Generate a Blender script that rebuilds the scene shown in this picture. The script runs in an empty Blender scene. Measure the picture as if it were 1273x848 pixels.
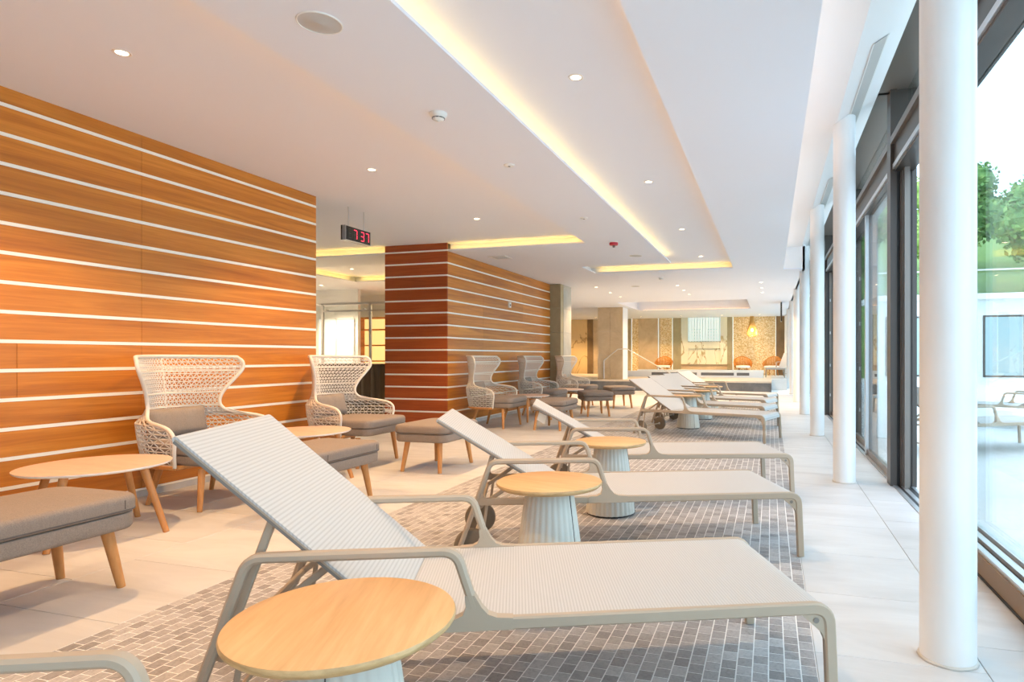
import bpy, math, random
from mathutils import Vector, Matrix
R = math.radians
random.seed(7)
scene = bpy.context.scene
COL = scene.collection

# ------------------------------------------------------------------ camera, sky, sun, exposure
YAW = 16.59                      # the room's long axis is +Y; the camera looks a little to the left of it
cam_d = bpy.data.cameras.new('camera')
cam_d.sensor_width = 36.0
cam_d.lens = 772.0 * 36.0 / 1273.0
cam_d.shift_x = -(728.0 - 636.5) / 1273.0
cam_d.shift_y = (443.0 - 424.0) / 1273.0
cam_d.clip_start = 0.05
cam_d.clip_end = 300
cam = bpy.data.objects.new('camera', cam_d)
COL.objects.link(cam)
cam.location = (0, 0, 1.09)
cam.rotation_euler = (R(90), 0, R(YAW))
scene.camera = cam

world = bpy.data.worlds.new('sky')
scene.world = world
world.use_nodes = True
wn = world.node_tree
bg = wn.nodes['Background']
bg.inputs[0].default_value = (0.59, 0.80, 1.0, 1)
bg.inputs[1].default_value = 4.8

sun_d = bpy.data.lights.new('sun', 'SUN')
sun_d.energy = 2.5
sun_d.angle = R(3)
sun_d.color = (1.0, 0.95, 0.86)
sun = bpy.data.objects.new('sun', sun_d)
COL.objects.link(sun)
sun.rotation_euler = (R(20), R(-42), 0)     # comes over the roof, from behind the panelled wall

vs = scene.view_settings
vs.view_transform = 'Standard'
vs.look = 'None'
vs.gamma = 1
vs.use_curve_mapping = False
vs.exposure = -0.32
scene.cycles.use_denoising = True
scene.cycles.max_bounces = 10
scene.cycles.diffuse_bounces = 5
scene.cycles.transparent_max_bounces = 16
scene.cycles.sample_clamp_indirect = 6

SPOT_W = 70.0
LED = 7.0

# ------------------------------------------------------------------ materials
MATS = {}
def mat(name, col=(.8, .8, .8), rough=.5, metal=0.0, spec=.5, emit=None, es=0.0, build=None):
    m = bpy.data.materials.new(name)
    m.use_nodes = True
    nt = m.node_tree
    b = nt.nodes['Principled BSDF']
    b.inputs['Base Color'].default_value = (*col, 1)
    b.inputs['Roughness'].default_value = rough
    b.inputs['Metallic'].default_value = metal
    b.inputs['Specular IOR Level'].default_value = spec
    if emit:
        b.inputs['Emission Color'].default_value = (*emit, 1)
        b.inputs['Emission Strength'].default_value = es
    if build:
        build(nt, b)
    MATS[name] = m
    return m

def nd(nt, t, **kw):
    n = nt.nodes.new(t)
    for k, v in kw.items():
        setattr(n, k, v)
    return n

def coords(nt, kind='pos', scale=(1, 1, 1), rot=(0, 0, 0)):
    mp = nd(nt, 'ShaderNodeMapping')
    mp.inputs['Scale'].default_value = scale
    mp.inputs['Rotation'].default_value = rot
    if kind == 'pos':
        g = nd(nt, 'ShaderNodeNewGeometry')
        nt.links.new(g.outputs['Position'], mp.inputs[0])
    else:
        g = nd(nt, 'ShaderNodeTexCoord')
        nt.links.new(g.outputs['Object'], mp.inputs[0])
    return mp.outputs[0]

def noise(nt, vec, scale, detail=3, rough=.5, dist=0):
    n = nd(nt, 'ShaderNodeTexNoise')
    n.inputs['Scale'].default_value = scale
    n.inputs['Detail'].default_value = detail
    n.inputs['Roughness'].default_value = rough
    n.inputs['Distortion'].default_value = dist
    nt.links.new(vec, n.inputs['Vector'])
    return n.outputs['Fac']

def ramp(nt, fac, stops):
    r = nd(nt, 'ShaderNodeValToRGB')
    e = r.color_ramp.elements
    while len(e) < len(stops):
        e.new(0.5)
    for i, (p, c) in enumerate(stops):
        e[i].position = p
        e[i].color = (*c, 1)
    nt.links.new(fac, r.inputs[0])
    return r.outputs[0]

def mixc(nt, a, b, fac, mode='MIX'):
    m = nd(nt, 'ShaderNodeMix', data_type='RGBA', blend_type=mode)
    for s, v in ((m.inputs[0], fac), (m.inputs[6], a), (m.inputs[7], b)):
        if hasattr(v, 'is_output'):
            nt.links.new(v, s)
        elif isinstance(v, (int, float)):
            s.default_value = v
        else:
            s.default_value = (*v, 1)
    return m.outputs[2]

def bump(nt, b, h, strength=.2, dist=.01):
    n = nd(nt, 'ShaderNodeBump')
    n.inputs['Strength'].default_value = strength
    n.inputs['Distance'].default_value = dist
    nt.links.new(h, n.inputs['Height'])
    nt.links.new(n.outputs[0], b.inputs['Normal'])

def lk(nt, o, b, name='Base Color'):
    nt.links.new(o, b.inputs[name])

def wood_builder(stops, scale, kind='pos', vary=0.0, fine=1.0):
    def f(nt, b):
        v = coords(nt, kind, scale)
        base = noise(nt, v, 1.0, 5, .6, 1.2)
        c = ramp(nt, base, stops)
        v2 = coords(nt, kind, tuple(s * 5 * fine for s in scale))
        fi = noise(nt, v2, 1.6, 3, .6, .3)
        c2 = ramp(nt, fi, [(.3, (.80, .76, .70)), (.62, (1, 1, 1))])
        c = mixc(nt, c, c2, .55, 'MULTIPLY')
        if vary:
            oi = nd(nt, 'ShaderNodeObjectInfo')
            h = nd(nt, 'ShaderNodeHueSaturation')
            mr = nd(nt, 'ShaderNodeMapRange')
            mr.inputs[3].default_value = 1 - vary
            mr.inputs[4].default_value = 1 + vary
            nt.links.new(oi.outputs['Random'], mr.inputs[0])
            nt.links.new(mr.outputs[0], h.inputs['Value'])
            nt.links.new(c, h.inputs['Color'])
            c = h.outputs[0]
        lk(nt, c, b)
        bump(nt, b, fi, .05, .003)
    return f

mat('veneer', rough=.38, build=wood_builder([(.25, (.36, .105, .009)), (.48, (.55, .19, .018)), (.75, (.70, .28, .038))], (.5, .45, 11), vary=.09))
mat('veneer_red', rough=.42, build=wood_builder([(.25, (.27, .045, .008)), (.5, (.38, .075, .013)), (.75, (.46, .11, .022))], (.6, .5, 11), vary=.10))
mat('inlay', (.92, .90, .82), .35)
mat('white_paint', (.86, .87, .87), .55)
mat('ceiling_paint', (.80, .835, .90), .8)
mat('column_paint', (.86, .86, .85), .35, build=lambda nt, b: lk(nt, ramp(nt, noise(nt, coords(nt, 'pos', (3, 3, 1.2)), 1.5, 5), [(.3, (.80, .80, .78)), (.6, (.87, .87, .86))]), b))

def stone_floor_b(nt, b):
    v = coords(nt, 'pos', (.9, 3.2, 1))
    n1 = noise(nt, v, 1.3, 6, .62, .8)
    oi = nd(nt, 'ShaderNodeObjectInfo')
    c = ramp(nt, n1, [(.25, (.51, .50, .485)), (.5, (.60, .59, .578)), (.75, (.67, .665, .655))])
    h = nd(nt, 'ShaderNodeHueSaturation')
    mr = nd(nt, 'ShaderNodeMapRange')
    mr.inputs[3].default_value = .95
    mr.inputs[4].default_value = 1.04
    nt.links.new(oi.outputs['Random'], mr.inputs[0])
    nt.links.new(mr.outputs[0], h.inputs['Value'])
    nt.links.new(c, h.inputs['Color'])
    lk(nt, h.outputs[0], b)
    bump(nt, b, n1, .06, .004)
mat('stone_floor', rough=.42, build=stone_floor_b)
mat('grout', (.62, .58, .52), .9)
mat('grout_light', (.88, .86, .83), .9)

def mosaic_b(nt, b):
    g = nd(nt, 'ShaderNodeNewGeometry')
    sx = nd(nt, 'ShaderNodeSeparateXYZ')
    nt.links.new(g.outputs['Position'], sx.inputs[0])
    def mth(op, a, b_):
        n_ = nd(nt, 'ShaderNodeMath', operation=op)
        for q_, v_ in ((0, a), (1, b_)):
            if hasattr(v_, 'is_output'):
                nt.links.new(v_, n_.inputs[q_])
            elif v_ is not None:
                n_.inputs[q_].default_value = v_
        return n_.outputs[0]
    ix = mth('FLOOR', mth('DIVIDE', mth('SUBTRACT', sx.outputs[0], -2.54), .0539), None)
    odd = mth('MULTIPLY', mth('FLOORED_MODULO', ix, 2.0), .5)
    iy = mth('FLOOR', mth('SUBTRACT', mth('DIVIDE', mth('ADD', sx.outputs[1], .5 + .032), .064), odd), None)
    cb = nd(nt, 'ShaderNodeCombineXYZ')
    nt.links.new(ix, cb.inputs[0])
    nt.links.new(iy, cb.inputs[1])
    wnz = nd(nt, 'ShaderNodeTexWhiteNoise', noise_dimensions='3D')
    nt.links.new(cb.outputs[0], wnz.inputs['Vector'])
    c = ramp(nt, wnz.outputs['Value'], [(0, (.27, .255, .25)), (.35, (.345, .328, .322)), (.7, (.42, .402, .396)), (1, (.49, .475, .468))])
    nn = noise(nt, coords(nt, 'pos', (1, 1, 1)), 42, 5, .7, 1.5)
    c2 = ramp(nt, nn, [(.3, (.62, .6, .58)), (.5, (1, 1, 1)), (.72, (1.25, 1.22, 1.18))])
    lk(nt, mixc(nt, c, c2, .75, 'MULTIPLY'), b)
    bump(nt, b, nn, .15, .003)
mat('mosaic_stone', rough=.45, build=mosaic_b)

def sling_b(nt, b):
    v = coords(nt, 'obj', (1, 1, 1))
    w = nd(nt, 'ShaderNodeTexWave', wave_type='BANDS', bands_direction='X')
    w.inputs['Scale'].default_value = 33
    nt.links.new(v, w.inputs['Vector'])
    w2 = nd(nt, 'ShaderNodeTexWave', wave_type='BANDS', bands_direction='X')
    w2.inputs['Scale'].default_value = 60
    nt.links.new(v, w2.inputs['Vector'])
    c = ramp(nt, w.outputs['Fac'], [(.1, (.46, .445, .42)), (.6, (.545, .53, .505))])
    lk(nt, c, b)
    bump(nt, b, w.outputs['Fac'], .22, .002)
mat('sling', rough=.65, build=sling_b)
mat('sling_edge', (.23, .20, .17), .6)
mat('taupe_metal', (.45, .36, .265), .5, 0, .35)
mat('wheel_brown', (.20, .155, .105), .55)
mat('wheel_tyre', (.07, .062, .055), .7)
mat('oak', rough=.42, build=wood_builder([(.25, (.66, .35, .135)), (.5, (.77, .44, .19)), (.78, (.83, .52, .25))], (9, .8, 3), 'obj', fine=.9))
mat('oak_edge', rough=.5, build=wood_builder([(.25, (.44, .27, .11)), (.6, (.66, .44, .21))], (6, 6, 30), 'obj'))
mat('mint_grey', (.60, .59, .52), .55)
mat('rubber', (.03, .03, .03), .8)
mat('rope', (.74, .69, .61), .7)
mat('rope_rim', (.78, .72, .62), .6)
mat('teak', rough=.45, build=wood_builder([(.25, (.47, .195, .055)), (.55, (.60, .275, .085)), (.8, (.69, .36, .135))], (9, 9, 1.6), 'obj'))

def fabric(c):
    def f(nt, b):
        v = coords(nt, 'obj', (1, 1, 1))
        n = noise(nt, v, 260, 2, .5)
        n2 = noise(nt, coords(nt, 'obj', (1, 14, 3)), 12, 3)
        cc = ramp(nt, n, [(.3, tuple(x * .82 for x in c)), (.7, tuple(min(1, x * 1.12) for x in c))])
        c2 = ramp(nt, n2, [(.3, (.9, .9, .9)), (.7, (1.06, 1.06, 1.06))])
        lk(nt, mixc(nt, cc, c2, .6, 'MULTIPLY'), b)
        bump(nt, b, n, .2, .002)
    return f
mat('cushion_fabric', rough=.85, build=fabric((.275, .22, .18)))
mat('pillow_fabric', rough=.85, build=fabric((.30, .245, .20)))
mat('seam', (.12, .10, .09), .9)
mat('laminate', rough=.35, build=wood_builder([(.25, (.72, .47, .34)), (.6, (.80, .56, .42))], (1.2, 8, 3), 'obj'))
mat('laminate_edge', (.86, .83, .79), .4)
mat('bronze_frame', (.075, .062, .052), .35, .3)
mat('bronze_light', (.20, .175, .15), .35, .4)
mat('alu', (.62, .64, .66), .3, .7)
mat('sill_brown', (.23, .155, .095), .5)
mat('track_black', (.02, .02, .02), .5)
mat('steel', (.66, .66, .64), .3, .5)
mat('black_plastic', (.012, .012, .013), .3)
mat('digit_off', (.03, .05, .045), .4)
mat('digit_red', (.4, .02, .03), .4, emit=(1.0, .04, .10), es=3.0)
mat('led_yellow', (1, .9, .6), .5, emit=(1.0, .57, .105), es=LED * 1.35)
mat('led_peach', (1, .8, .6), .5, emit=(1.0, .52, .22), es=LED * .75)
mat('led_peach_mid', (1, .8, .6), .5, emit=(1.0, .50, .20), es=LED * 1.6)
mat('led_peach_strong', (1, .8, .6), .5, emit=(1.0, .50, .20), es=LED * 2.2)
mat('lamp_glow', (1, .9, .75), .5, emit=(1.0, .82, .55), es=14)
mat('lamp_ring', (.85, .80, .74), .4)
mat('speaker_grille', (.52, .52, .50), .7, build=lambda nt, b: bump(nt, b, noise(nt, coords(nt, 'obj'), 600, 1), .3, .001))
mat('plastic_white', (.82, .82, .78), .4)
mat('plastic_dark', (.15, .15, .15), .5)
mat('alarm_red', (.50, .015, .03), .3)
mat('socket', (.66, .68, .58), .4)
mat('paper_tag', (.72, .62, .50), .7)

def marble_b(base, vein, sc):
    def f(nt, b):
        v = coords(nt, 'pos', (1, 1, .45))
        n = noise(nt, v, sc, 4, .5, 1.6)
        c = ramp(nt, n, [(.40, base), (.485, base), (.5, vein), (.515, base), (.62, tuple(x * .95 for x in base))])
        lk(nt, c, b)
    return f
mat('marble_white', rough=.2, build=marble_b((.80, .77, .60), (.42, .30, .13), .8))
mat('marble_gold', rough=.25, build=marble_b((.84, .60, .28), (.45, .26, .09), .75))
def stone_b(c0, c1):
    def f(nt, b):
        n = noise(nt, coords(nt, 'pos', (1, 1, 1)), 1.8, 6, .65, .9)
        lk(nt, ramp(nt, n, [(.25, c0), (.75, c1)]), b)
    return f
mat('stone_beige', rough=.45, build=stone_b((.46, .34, .20), (.66, .52, .34)))
mat('stone_olive', rough=.45, build=stone_b((.28, .24, .14), (.42, .36, .22)))
mat('stone_grey', rough=.45, build=stone_b((.36, .345, .29), (.52, .50, .44)))
mat('stone_dark', rough=.5, build=stone_b((.13, .125, .12), (.25, .24, .23)))
mat('stone_brown', rough=.5, build=stone_b((.14, .085, .035), (.25, .155, .065)))
def goldm_b(nt, b):
    v = nd(nt, 'ShaderNodeTexVoronoi')
    v.inputs['Scale'].default_value = 34
    nt.links.new(coords(nt, 'pos'), v.inputs['Vector'])
    sp = nd(nt, 'ShaderNodeSeparateColor')
    nt.links.new(v.outputs['Color'], sp.inputs[0])
    lk(nt, ramp(nt, sp.outputs[0], [(0, (.52, .34, .13)), (.4, (.70, .50, .24)), (.75, (.80, .64, .38)), (1, (.86, .76, .56))]), b)
mat('gold_mosaic', rough=.35, build=goldm_b)
mat('lattice_white', (.50, .58, .55), .4)
mat('backlit_panel', (.9, .95, .95), .4, emit=(.74, .92, .90), es=.55)
mat('bright_window', (.9, .95, .95), .4, emit=(.85, .95, 1.0), es=.45)
mat('rattan', (.50, .19, .025), .6)
mat('pendant_wire', (.62, .36, .09), .5)
mat('cabinet_glow', (.95, .75, .35), .5, emit=(1.0, .66, .24), es=1.5)
mat('desk_dark', rough=.35, build=wood_builder([(.25, (.050, .032, .016)), (.7, (.15, .100, .050))], (9, 9, 1), 'pos'))
mat('pool_water', (.55, .80, .86), .06)
mat('deck_stone', rough=.5, build=stone_b((.70, .58, .44), (.80, .69, .55)))
mat('terrace_stone', rough=.6, build=stone_b((.62, .63, .62), (.72, .73, .72)))
mat('grass', rough=.9, build=stone_b((.10, .20, .045), (.21, .34, .08)))
mat('foliage', rough=.7, build=lambda nt, b: lk(nt, ramp(nt, noise(nt, coords(nt, 'pos'), 1.2, 4), [(.3, (.055, .17, .045)), (.55, (.14, .30, .07)), (.75, (.30, .44, .11))]), b))
mat('foliage_light', rough=.7, build=lambda nt, b: lk(nt, ramp(nt, noise(nt, coords(nt, 'pos'), 1.4, 4), [(.3, (.16, .30, .06)), (.7, (.40, .54, .14))]), b))
mat('bark', (.20, .15, .11), .9)
mat('facade_pale', (.70, .72, .70), .7)
mat('facade_glass', (.30, .42, .44), .15)

def glass_mat(name, tint, refl):
    m = bpy.data.materials.new(name)
    m.use_nodes = True
    nt = m.node_tree
    nt.nodes.clear()
    out = nd(nt, 'ShaderNodeOutputMaterial')
    tr = nd(nt, 'ShaderNodeBsdfTransparent')
    tr.inputs[0].default_value = (*tint, 1)
    gl = nd(nt, 'ShaderNodeBsdfGlossy')
    gl.inputs['Roughness'].default_value = .01
    lw = nd(nt, 'ShaderNodeLayerWeight')
    lw.inputs[0].default_value = .5
    pw = nd(nt, 'ShaderNodeMath', operation='POWER')
    pw.inputs[1].default_value = 4.8
    nt.links.new(lw.outputs['Facing'], pw.inputs[0])
    fr = nd(nt, 'ShaderNodeMath', operation='MULTIPLY_ADD')
    fr.inputs[1].default_value = 1 - refl
    fr.inputs[2].default_value = refl
    nt.links.new(pw.outputs[0], fr.inputs[0])
    mx = nd(nt, 'ShaderNodeMixShader')
    nt.links.new(fr.outputs[0], mx.inputs[0])
    nt.links.new(tr.outputs[0], mx.inputs[1])
    nt.links.new(gl.outputs[0], mx.inputs[2])
    nt.links.new(mx.outputs[0], out.inputs[0])
    MATS[name] = m
glass_mat('window_glass', (.96, .99, .985), .035)
glass_mat('clear_glass', (.97, .99, .98), .03)

# ------------------------------------------------------------------ mesh helpers
class MB:
    def __init__(s):
        s.v, s.f = [], []
    def add(s, vs, fs):
        o = len(s.v)
        s.v += [tuple(p) for p in vs]
        s.f += [tuple(i + o for i in q) for q in fs]
        return s
    def box(s, x0, x1, y0, y1, z0, z1):
        return s.add([(x0, y0, z0), (x1, y0, z0), (x1, y1, z0), (x0, y1, z0), (x0, y0, z1), (x1, y0, z1), (x1, y1, z1), (x0, y1, z1)],
                     [(0, 3, 2, 1), (4, 5, 6, 7), (0, 1, 5, 4), (1, 2, 6, 5), (2, 3, 7, 6), (3, 0, 4, 7)])
    def cbox(s, x0, x1, y0, y1, z0, z1, c=.004):
        # box with chamfered top edges
        return s.add([(x0, y0, z0), (x1, y0, z0), (x1, y1, z0), (x0, y1, z0),
                      (x0, y0, z1 - c), (x1, y0, z1 - c), (x1, y1, z1 - c), (x0, y1, z1 - c),
                      (x0 + c, y0 + c, z1), (x1 - c, y0 + c, z1), (x1 - c, y1 - c, z1), (x0 + c, y1 - c, z1)],
                     [(0, 1, 5, 4), (1, 2, 6, 5), (2, 3, 7, 6), (3, 0, 4, 7), (4, 5, 9, 8), (5, 6, 10, 9), (6, 7, 11, 10), (7, 4, 8, 11), (8, 9, 10, 11)])
    def prism(s, poly, axis, a, b):
        # poly in the plane normal to axis ('x': (y,z), 'y': (x,z), 'z': (x,y))
        n = len(poly)
        def p(q, t):
            return {'x': (t, q[0], q[1]), 'y': (q[0], t, q[1]), 'z': (q[0], q[1], t)}[axis]
        return s.add([p(q, a) for q in poly] + [p(q, b) for q in poly],
                     [tuple(range(n - 1, -1, -1)), tuple(range(n, 2 * n))] + [(i, (i + 1) % n, n + (i + 1) % n, n + i) for i in range(n)])
    def lathe(s, prof, n=32, c=(0, 0, 0), sx=1, sy=1, rad=None, cap=True):
        o = len(s.v)
        for r, z in prof:
            for k in range(n):
                a = 2 * math.pi * k / n
                q = r * (rad(a, z) if rad else 1)
                s.v.append((c[0] + sx * q * math.cos(a), c[1] + sy * q * math.sin(a), c[2] + z))
        for i in range(len(prof) - 1):
            for k in range(n):
                k2 = (k + 1) % n
                s.f.append((o + i * n + k, o + i * n + k2, o + (i + 1) * n + k2, o + (i + 1) * n + k))
        if cap and prof[0][0] > 1e-6:
            s.f.append(tuple(o + k for k in range(n - 1, -1, -1)))
        if cap and prof[-1][0] > 1e-6:
            s.f.append(tuple(o + (len(prof) - 1) * n + k for k in range(n)))
        return s
    def sweep(s, path, prof, side=None, closed=False, scale=None):
        P = [Vector(p) for p in path]
        n, m = len(P), len(prof)
        o = len(s.v)
        prev = None
        for i, p in enumerate(P):
            a = P[(i - 1) % n] if (i > 0 or closed) else p
            b = P[(i + 1) % n] if (i < n - 1 or closed) else p
            T = (b - a).normalized()
            if side is not None:
                S = Vector(side)
                S = (S - T * S.dot(T)).normalized()
            else:
                if prev is None:
                    S = T.cross(Vector((0, 0, 1)))
                    if S.length < 1e-3:
                        S = Vector((0, 1, 0))
                    S.normalize()
                else:
                    S = (prev - T * prev.dot(T)).normalized()
                prev = S
            N = S.cross(T)
            k = scale(i / max(1, n - 1)) if scale else 1
            for (u, w) in prof:
                s.v.append(tuple(p + S * u * k + N * w * k))
        for i in range(n if closed else n - 1):
            i2 = (i + 1) % n
            for j in range(m):
                j2 = (j + 1) % m
                s.f.append((o + i * m + j, o + i * m + j2, o + i2 * m + j2, o + i2 * m + j))
        if not closed:
            s.f.append(tuple(o + j for j in range(m - 1, -1, -1)))
            s.f.append(tuple(o + (n - 1) * m + j for j in range(m)))
        return s
    def tube(s, path, r, n=8, closed=False, scale=None, side=None):
        return s.sweep(path, [(r * math.cos(2 * math.pi * k / n), r * math.sin(2 * math.pi * k / n)) for k in range(n)], side, closed, scale)
    def mesh(s, name, m, smooth=False, angle=None):
        me = bpy.data.meshes.new(name)
        me.from_pydata(s.v, [], s.f)
        me.validate()
        for mm in (m if isinstance(m, (list, tuple)) else [m]):
            me.materials.append(MATS[mm])
        if smooth:
            me.polygons.foreach_set('use_smooth', [True] * len(me.polygons))
            if angle:
                me.set_sharp_from_angle(angle=R(angle))
        me.update()
        return me
    def obj(s, name, m, parent=None, smooth=False, angle=None, loc=None):
        return link(name, s.mesh(name, m, smooth, angle), parent, loc)

def link(name, me, parent=None, loc=None):
    o = bpy.data.objects.new(name, me)
    COL.objects.link(o)
    if loc:
        o.location = loc
    if parent:
        o.parent = parent
    return o

def tag(o, label, cat, group=None):
    o['label'] = label
    o['category'] = cat
    if group:
        o['group'] = group
    return o

def thing(name, label, cat, loc=(0, 0, 0), rz=0, group=None):
    o = bpy.data.objects.new(name, None)
    COL.objects.link(o)
    o.empty_display_size = .1
    o.location = loc
    o.rotation_euler = (0, 0, R(rz))
    return tag(o, label, cat, group)

def struct(o, label=None):
    o['kind'] = 'structure'
    if label:
        o['label'] = label
    return o

def dup(root, loc, rz, label=None, group=None):
    def cp(o, par):
        c = o.copy()
        COL.objects.link(c)
        c.parent = par
        for ch in o.children:
            cp(ch, c)
        return c
    r = cp(root, None)
    r.location = loc
    r.rotation_euler = (0, 0, R(rz))
    if label:
        r['label'] = label
    if group:
        r['group'] = group
    return r

def rrect(w, h, c):
    a, b = w / 2, h / 2
    return [(a, -b + c), (a, b - c), (a - c, b), (-a + c, b), (-a, b - c), (-a, -b + c), (-a + c, -b), (a - c, -b)]

def fillet(pts, r, n=6):
    """round the inner corners of a polyline"""
    P = [Vector(p) for p in pts]
    out = [P[0]]
    for i in range(1, len(P) - 1):
        rr = r[i - 1] if isinstance(r, (list, tuple)) else r
        a, b, c = P[i - 1], P[i], P[i + 1]
        d1, d2 = (a - b).normalized(), (c - b).normalized()
        ang = d1.angle(d2)
        t = min(rr / math.tan(ang / 2), (a - b).length * .48, (c - b).length * .48)
        p0, p1 = b + d1 * t, b + d2 * t
        for k in range(n + 1):
            s = k / n
            out.append(p0 * (1 - s) ** 2 + b * 2 * s * (1 - s) + p1 * s ** 2)
    out.append(P[-1])
    return out

def rr_outline(lx, ly, rc, n=6):
    pts = []
    for cx, cy, a0 in ((lx / 2 - rc, ly / 2 - rc, 0), (-lx / 2 + rc, ly / 2 - rc, 90), (-lx / 2 + rc, -ly / 2 + rc, 180), (lx / 2 - rc, -ly / 2 + rc, 270)):
        for k in range(n + 1):
            a = R(a0 + 90 * k / n)
            pts.append((cx + rc * math.cos(a), cy + rc * math.sin(a)))
    return pts

def cushion(mb, lx, ly, z0, z1, rc=.08, e=.03, crown=.012, c=(0, 0), eb=.014):
    """soft rounded slab"""
    N = 28
    rings = []
    def ring(ins, z):
        rings.append([(c[0] + x, c[1] + y, z) for x, y in rr_outline(lx - 2 * ins, ly - 2 * ins, max(.012, rc - ins))])
    ring(eb * 1.6, z0)
    for k in range(1, 5):
        a = R(90 * k / 4)
        ring(eb * (1 - math.sin(a)), z0 + eb * (1 - math.cos(a)))
    for k in range(0, 5):
        a = R(90 * k / 4)
        ring(e * (1 - math.cos(a)), z1 - e + e * math.sin(a))
    m = min(lx, ly) / 2
    for t in (.3, .6, .9):
        ring(e + (m - e - .02) * t * .95, z1 + crown * math.sin(t * math.pi / 2))
    o = len(mb.v)
    n = len(rings[0])
    for r_ in rings:
        mb.v += r_
    for i in range(len(rings) - 1):
        for k in range(n):
            k2 = (k + 1) % n
            mb.f.append((o + i * n + k, o + i * n + k2, o + (i + 1) * n + k2, o + (i + 1) * n + k))
    mb.f.append(tuple(o + k for k in range(n - 1, -1, -1)))
    mb.f.append(tuple(o + (len(rings) - 1) * n + k for k in range(n)))
    return mb

def cells(mb, xs, ys, solid, z0, z1):
    """slab made of the plan cells for which solid(x, y); faces only where a cell ends"""
    xs, ys = sorted(set(xs)), sorted(set(ys))
    F = {}
    for i in range(len(xs) - 1):
        for j in range(len(ys) - 1):
            F[i, j] = solid((xs[i] + xs[i + 1]) / 2, (ys[j] + ys[j + 1]) / 2)
    for (i, j), v in F.items():
        if not v:
            continue
        x0, x1, y0, y1 = xs[i], xs[i + 1], ys[j], ys[j + 1]
        mb.add([(x0, y0, z0), (x1, y0, z0), (x1, y1, z0), (x0, y1, z0)], [(3, 2, 1, 0)])
        mb.add([(x0, y0, z1), (x1, y0, z1), (x1, y1, z1), (x0, y1, z1)], [(0, 1, 2, 3)])
        for di, dj, q in ((-1, 0, ((x0, y1), (x0, y0))), (1, 0, ((x1, y0), (x1, y1))), (0, -1, ((x0, y0), (x1, y0))), (0, 1, ((x1, y1), (x0, y1)))):
            if not F.get((i + di, j + dj), False):
                (a, b), (c, d) = q
                mb.add([(a, b, z0), (c, d, z0), (c, d, z1), (a, b, z1)], [(0, 1, 2, 3)])
    return mb

# ------------------------------------------------------------------ plan of the room (metres)
WX = -4.69            # panelled wall
BY = 8.41             # front of the panelled block
ZS, ZR = 2.69, 2.81   # soffit and raised ceiling
MX0, MX1 = -2.54, .155
Y0, Y1 = -3.0, 26.0
COLY = [2.524 + 3.285 * k for k in range(8)]

# ---- floor: stone tiles, each its own piece
mb = MB()
mb.box(-11, 1.25, Y0, Y1, -.12, -.006)
floor = struct(mb.obj('floor', 'grout_light'), 'pale stone tile floor')
tile_cache = {}
def tile(x0, x1, y0, y1):
    g = .0016
    lx, ly = round(x1 - x0 - 2 * g, 3), round(y1 - y0 - 2 * g, 3)
    if (lx, ly) not in tile_cache:
        tile_cache[lx, ly] = MB().cbox(-lx / 2, lx / 2, -ly / 2, ly / 2, -.006, 0, .0015).mesh('floor_tile', 'stone_floor')
    link('floor_tile', tile_cache[lx, ly], floor, ((x0 + x1) / 2, (y0 + y1) / 2, 0))
ys = [-.6 + .62 * k for k in range(0, 34)]
lx_edges = [WX, -4.12, -3.33, MX0]
for k in range(len(ys) - 1):
    if ys[k] > 18.6:
        break
    for a, b, off in ((-4.69, -4.0, 0), (-4.0, -3.27, .31), (-3.27, MX0, 0)):
        tile(a, b, ys[k] + off, ys[k + 1] + off)
    if ys[k] > .1:
        tile(MX1, .715, ys[k] - .065, ys[k + 1] - .065)
        tile(.715, .985, ys[k] + .155, ys[k + 1] + .155)
for k in range(5):     # inside the doorway
    for a, b in ((-5.4, -4.69), (-6.1, -5.4), (-6.8, -6.1)):
        tile(a, b, 5.6 + .56 * k, 5.6 + .56 * (k + 1))
MB().box(-11, WX, 8.41, 14.2, -.006, -.001).obj('floor_slab', 'stone_floor', floor)
MB().box(MX0, MX1, 15.6, 19.38, -.006, 0).obj('floor_slab', 'stone_floor', floor)

# ---- mosaic strip
mosaic = struct(MB().box(MX0, MX1, -.6, 15.6, -.006, -.0008).obj('floor', 'grout_light'), 'strip of small grey stone mosaic under the loungers')
PX, PY, JG = (MX1 - MX0) / 50, .064, .0023
TH, CX, FX, HY = R(YAW), 728.0, 772.0, 443.0
def project(x, y, z):
    d = -x * math.sin(TH) + y * math.cos(TH)
    if d < .2:
        return None
    return CX + FX * (x * math.cos(TH) + y * math.sin(TH)) / d, HY + FX * (1.09 - z) / d, d
near, far = [], []
for i in range(50):
    for j in range(int(16.1 / PY)):
        yy = -.5 + (j + (i % 2) * .5) * PY
        xx = MX0 + (i + .5) * PX
        q = project(xx, yy, 0)
        if q and -40 < q[0] < 1313 and q[1] < 880:
            near.append((q[2], xx, yy))
        else:
            far.append((xx, yy))
near.sort()
far += [(x, y) for _, x, y in near[300:]]
tm = MB().cbox(-PX / 2 + JG, PX / 2 - JG, -PY / 2 + JG, PY / 2 - JG, -.0025, 0, .0004).mesh('mosaic_tile', 'mosaic_stone')
for _, x, y in near[:300]:
    link('mosaic_tile', tm, mosaic, (x, y, 0))
mb = MB()
for x, y in far:
    mb.cbox(x - PX / 2 + JG, x + PX / 2 - JG, y - PY / 2 + JG, y + PY / 2 - JG, -.0025, 0, .0004)
o = mb.obj('mosaic_field', 'mosaic_stone', mosaic)
o['kind'] = 'stuff'

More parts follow.
